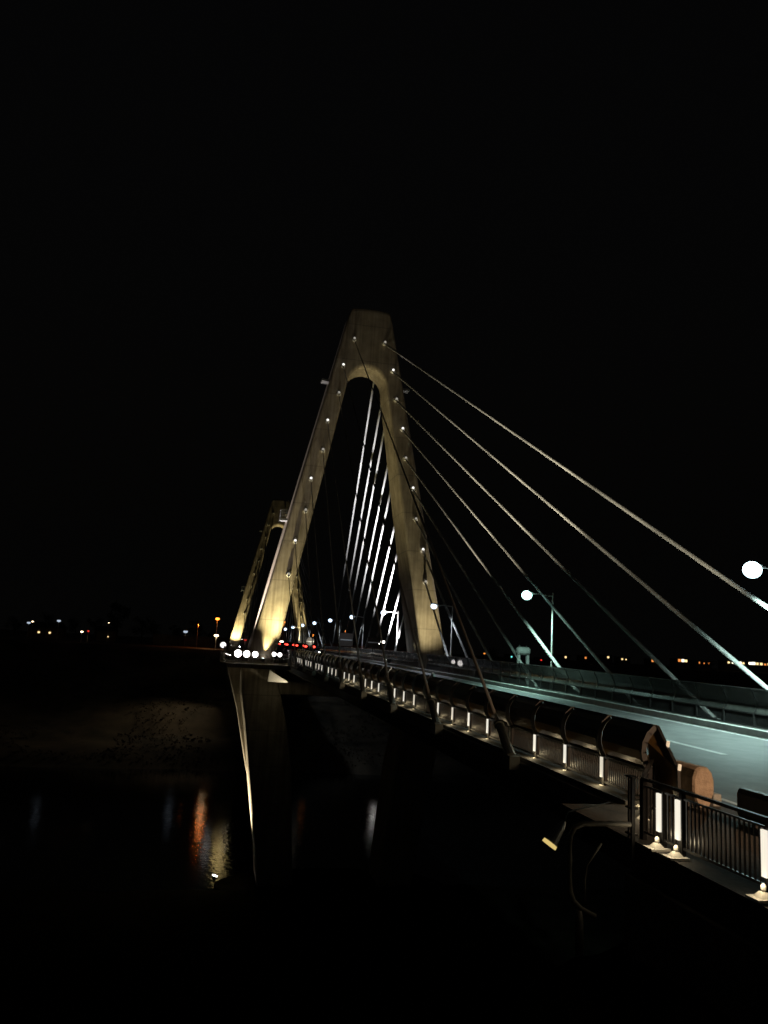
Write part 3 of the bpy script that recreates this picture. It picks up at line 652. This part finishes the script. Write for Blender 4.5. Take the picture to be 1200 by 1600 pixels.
px_house(972, 1030, 20, 'town building with two dim yellow windows', [(-.25, 3, 2.5, 'win_warm'), (.1, 2, 2, 'win_warm')])
px_house(946, 1027, 14, 'town building with a single pale yellow window', [(0, 3.4, 2.8, 'win_warm')])
px_house(911, 1028, 14, 'town building with one orange window', [(0, 3, 3, 'win_orange')])
px_house(880, 1027, 16, 'town building with one white-yellow window just right of the lamp pole', [(0, 3, 3, 'win_warm')])
px_house(1095, 1036, 30, 'town building with three faint orange windows', [(-.3, 2, 3, 'win_orange'), (0, 2, 2, 'win_orange'), (.3, 3, 3, 'win_orange')])
px_house(796, 1026, 12, 'town building with one small teal light', [(0, 2.4, 2, 'teal_small')])
px_house(842, 1031, 10, 'town building with one small red light', [(0, 2, 2, 'red_small')])
px_house(926, 1027, 8, 'low town building with a faint white light', [(0, 1.5, 1.5, 'win_warm')])
for j, (a_, b_) in enumerate(((1500, 'left part'), )):
    pass

def tree(X, Y, h, r, label, m='leaf', g=None, seed=0):
    rd_ = random.Random(seed); g_ = far_z(X, Y) if g is None else g
    T = empty('tree', (X, Y, g_), label, 'tree', 'trees on the far bank')
    t = MB(); t.tube([(0, 0, -.3), (.1, 0, h*.3), (-.1, .1, h*.55), (0, 0, h*.85)], [h*.035, h*.026, h*.018, .05], 7)
    for k in range(6):
        a_ = k*1.05+rd_.random(); z = h*(.35+.08*k); t.tube([(0, 0, z), (math.cos(a_)*r*.6, math.sin(a_)*r*.6, z+h*.12)], [h*.012, .04], 5)
    t.build('trunk', 'bark', T)
    c = MB(); lobes = [(rd_.gauss(0, r*.42), rd_.gauss(0, r*.42), h*rd_.uniform(.42, .92), r*rd_.uniform(.28, .55)) for _ in range(11)]
    for k in range(900):
        lx, ly, lz, lr = rd_.choice(lobes); u = rd_.uniform(-1, 1); a_ = rd_.uniform(0, 6.283); q = lr*rd_.random()**.4; s_ = math.sqrt(1-u*u)
        p = Vector((lx+q*s_*math.cos(a_), ly+q*s_*math.sin(a_), lz+q*u*.8)); w_ = rd_.uniform(.2, .45)*h/10
        d1 = Vector((rd_.uniform(-1, 1), rd_.uniform(-1, 1), rd_.uniform(-1, 1))).normalized()*w_; d2 = Vector((rd_.uniform(-1, 1), rd_.uniform(-1, 1), rd_.uniform(-1, 1))).normalized()*w_
        c.add([p, p+d1, p+d1+d2, p+d2], [(0, 1, 2, 3)])
    c.build('crown', m, T)
kinds = ['tall round', 'low spreading', 'slender', 'ragged', 'broad', 'bare-topped']
spots = [(22, 9, 4), (70, 12, 4.5), (118, 10, 5), (150, 11, 4), (182, 19, 6), (222, 13, 6), (240, 11, 5), (276, 10, 3.5), (307, 13, 4), (330, 9, 3), (365, 9, 4), (505, 8, 4), (560, 9, 5), (640, 8, 5), (770, 7, 5), (1110, 7, 5)]
names = ['low round dark tree at the far left edge of the opposite bank', 'dark tree between the two leftmost white lamps', 'dark tree right of the blue-white lamp on the far bank',
 'dark tree left of the tallest tree on the far bank', 'tallest dark tree on the far left bank', 'broad dark tree right of the tallest tree', 'dark tree half merged with the broad tree',
 'dark tree above the white lamp left of the orange-lit wall', 'tree lit faintly orange by the street lamp left of the towers', 'small tree between the orange lamps and the farther tower', 'tree behind the left leg of the farther tower',
 'orange-lit tree behind the bridge road under the cables', 'orange-lit tree behind the square sign backs', 'dark tree behind the right tower leg', 'dark tree right of the right tower leg', 'dark tree beyond the right barrier under the top cables']
for i, ((px, h, r), nm) in enumerate(zip(spots, names)):
    Yt = 405+(i % 3)*8; p = atY(px, 985, Yt); tree(p.x, Yt, h, r, nm, 'leaf' if i not in (8, 11, 12) else 'leaf2', None, i)  # orange-lit trees get paler, warmer foliage: lamplight put into the colour
# scrub on the far slope: uncountable
sc = MB(); rr = random.Random(3)
for k in range(9000):
    x = rr.uniform(-110, 60); y = rr.uniform(207, 292)
    if mn.noise(Vector((x*.045, y*.06, 5))) < -.02: continue
    z = far_z(x, y); w_ = rr.uniform(.15, .5)
    for q in range(2):
        p = Vector((x+rr.uniform(-w_, w_), y+rr.uniform(-w_, w_), z+rr.uniform(0, w_)))
        sc.add([p, p+Vector((rr.uniform(-w_, w_), rr.uniform(-.3, .3), rr.uniform(.1, w_))), p+Vector((rr.uniform(-w_, w_), rr.uniform(-.5, .5), w_)), p+Vector((rr.uniform(-w_, w_), 0, rr.uniform(-.2, .4)))], [(0, 1, 2, 3)])
o = sc.build('scrub', 'leaf2'); tag(o, 'dry scrub and grass covering the far river slope', 'scrub', None, 'stuff')

# sodium lamp off the right edge that lights the concrete block end
T = empty('roadside_lamp', (13.6, 6.5, zd(6)), 'orange roadside lamp on a short pole outside the right frame edge', 'street lamp')
MB().tube([(0, 0, 0), (0, 0, 5.0)], [.09, .06], 8).build('pole', 'pole', T)
MB().ell((0, 0, 5.1), .3, .22, .12, 12, 6).build('lamp_glass', 'sodium_lens', T, smooth=True)
light('SPOT', (13.6, 6.8, zd(6)+4.7), (1, .64, .38), 3600, T, .1, (12.6, 17.0, -3), 70, .8)
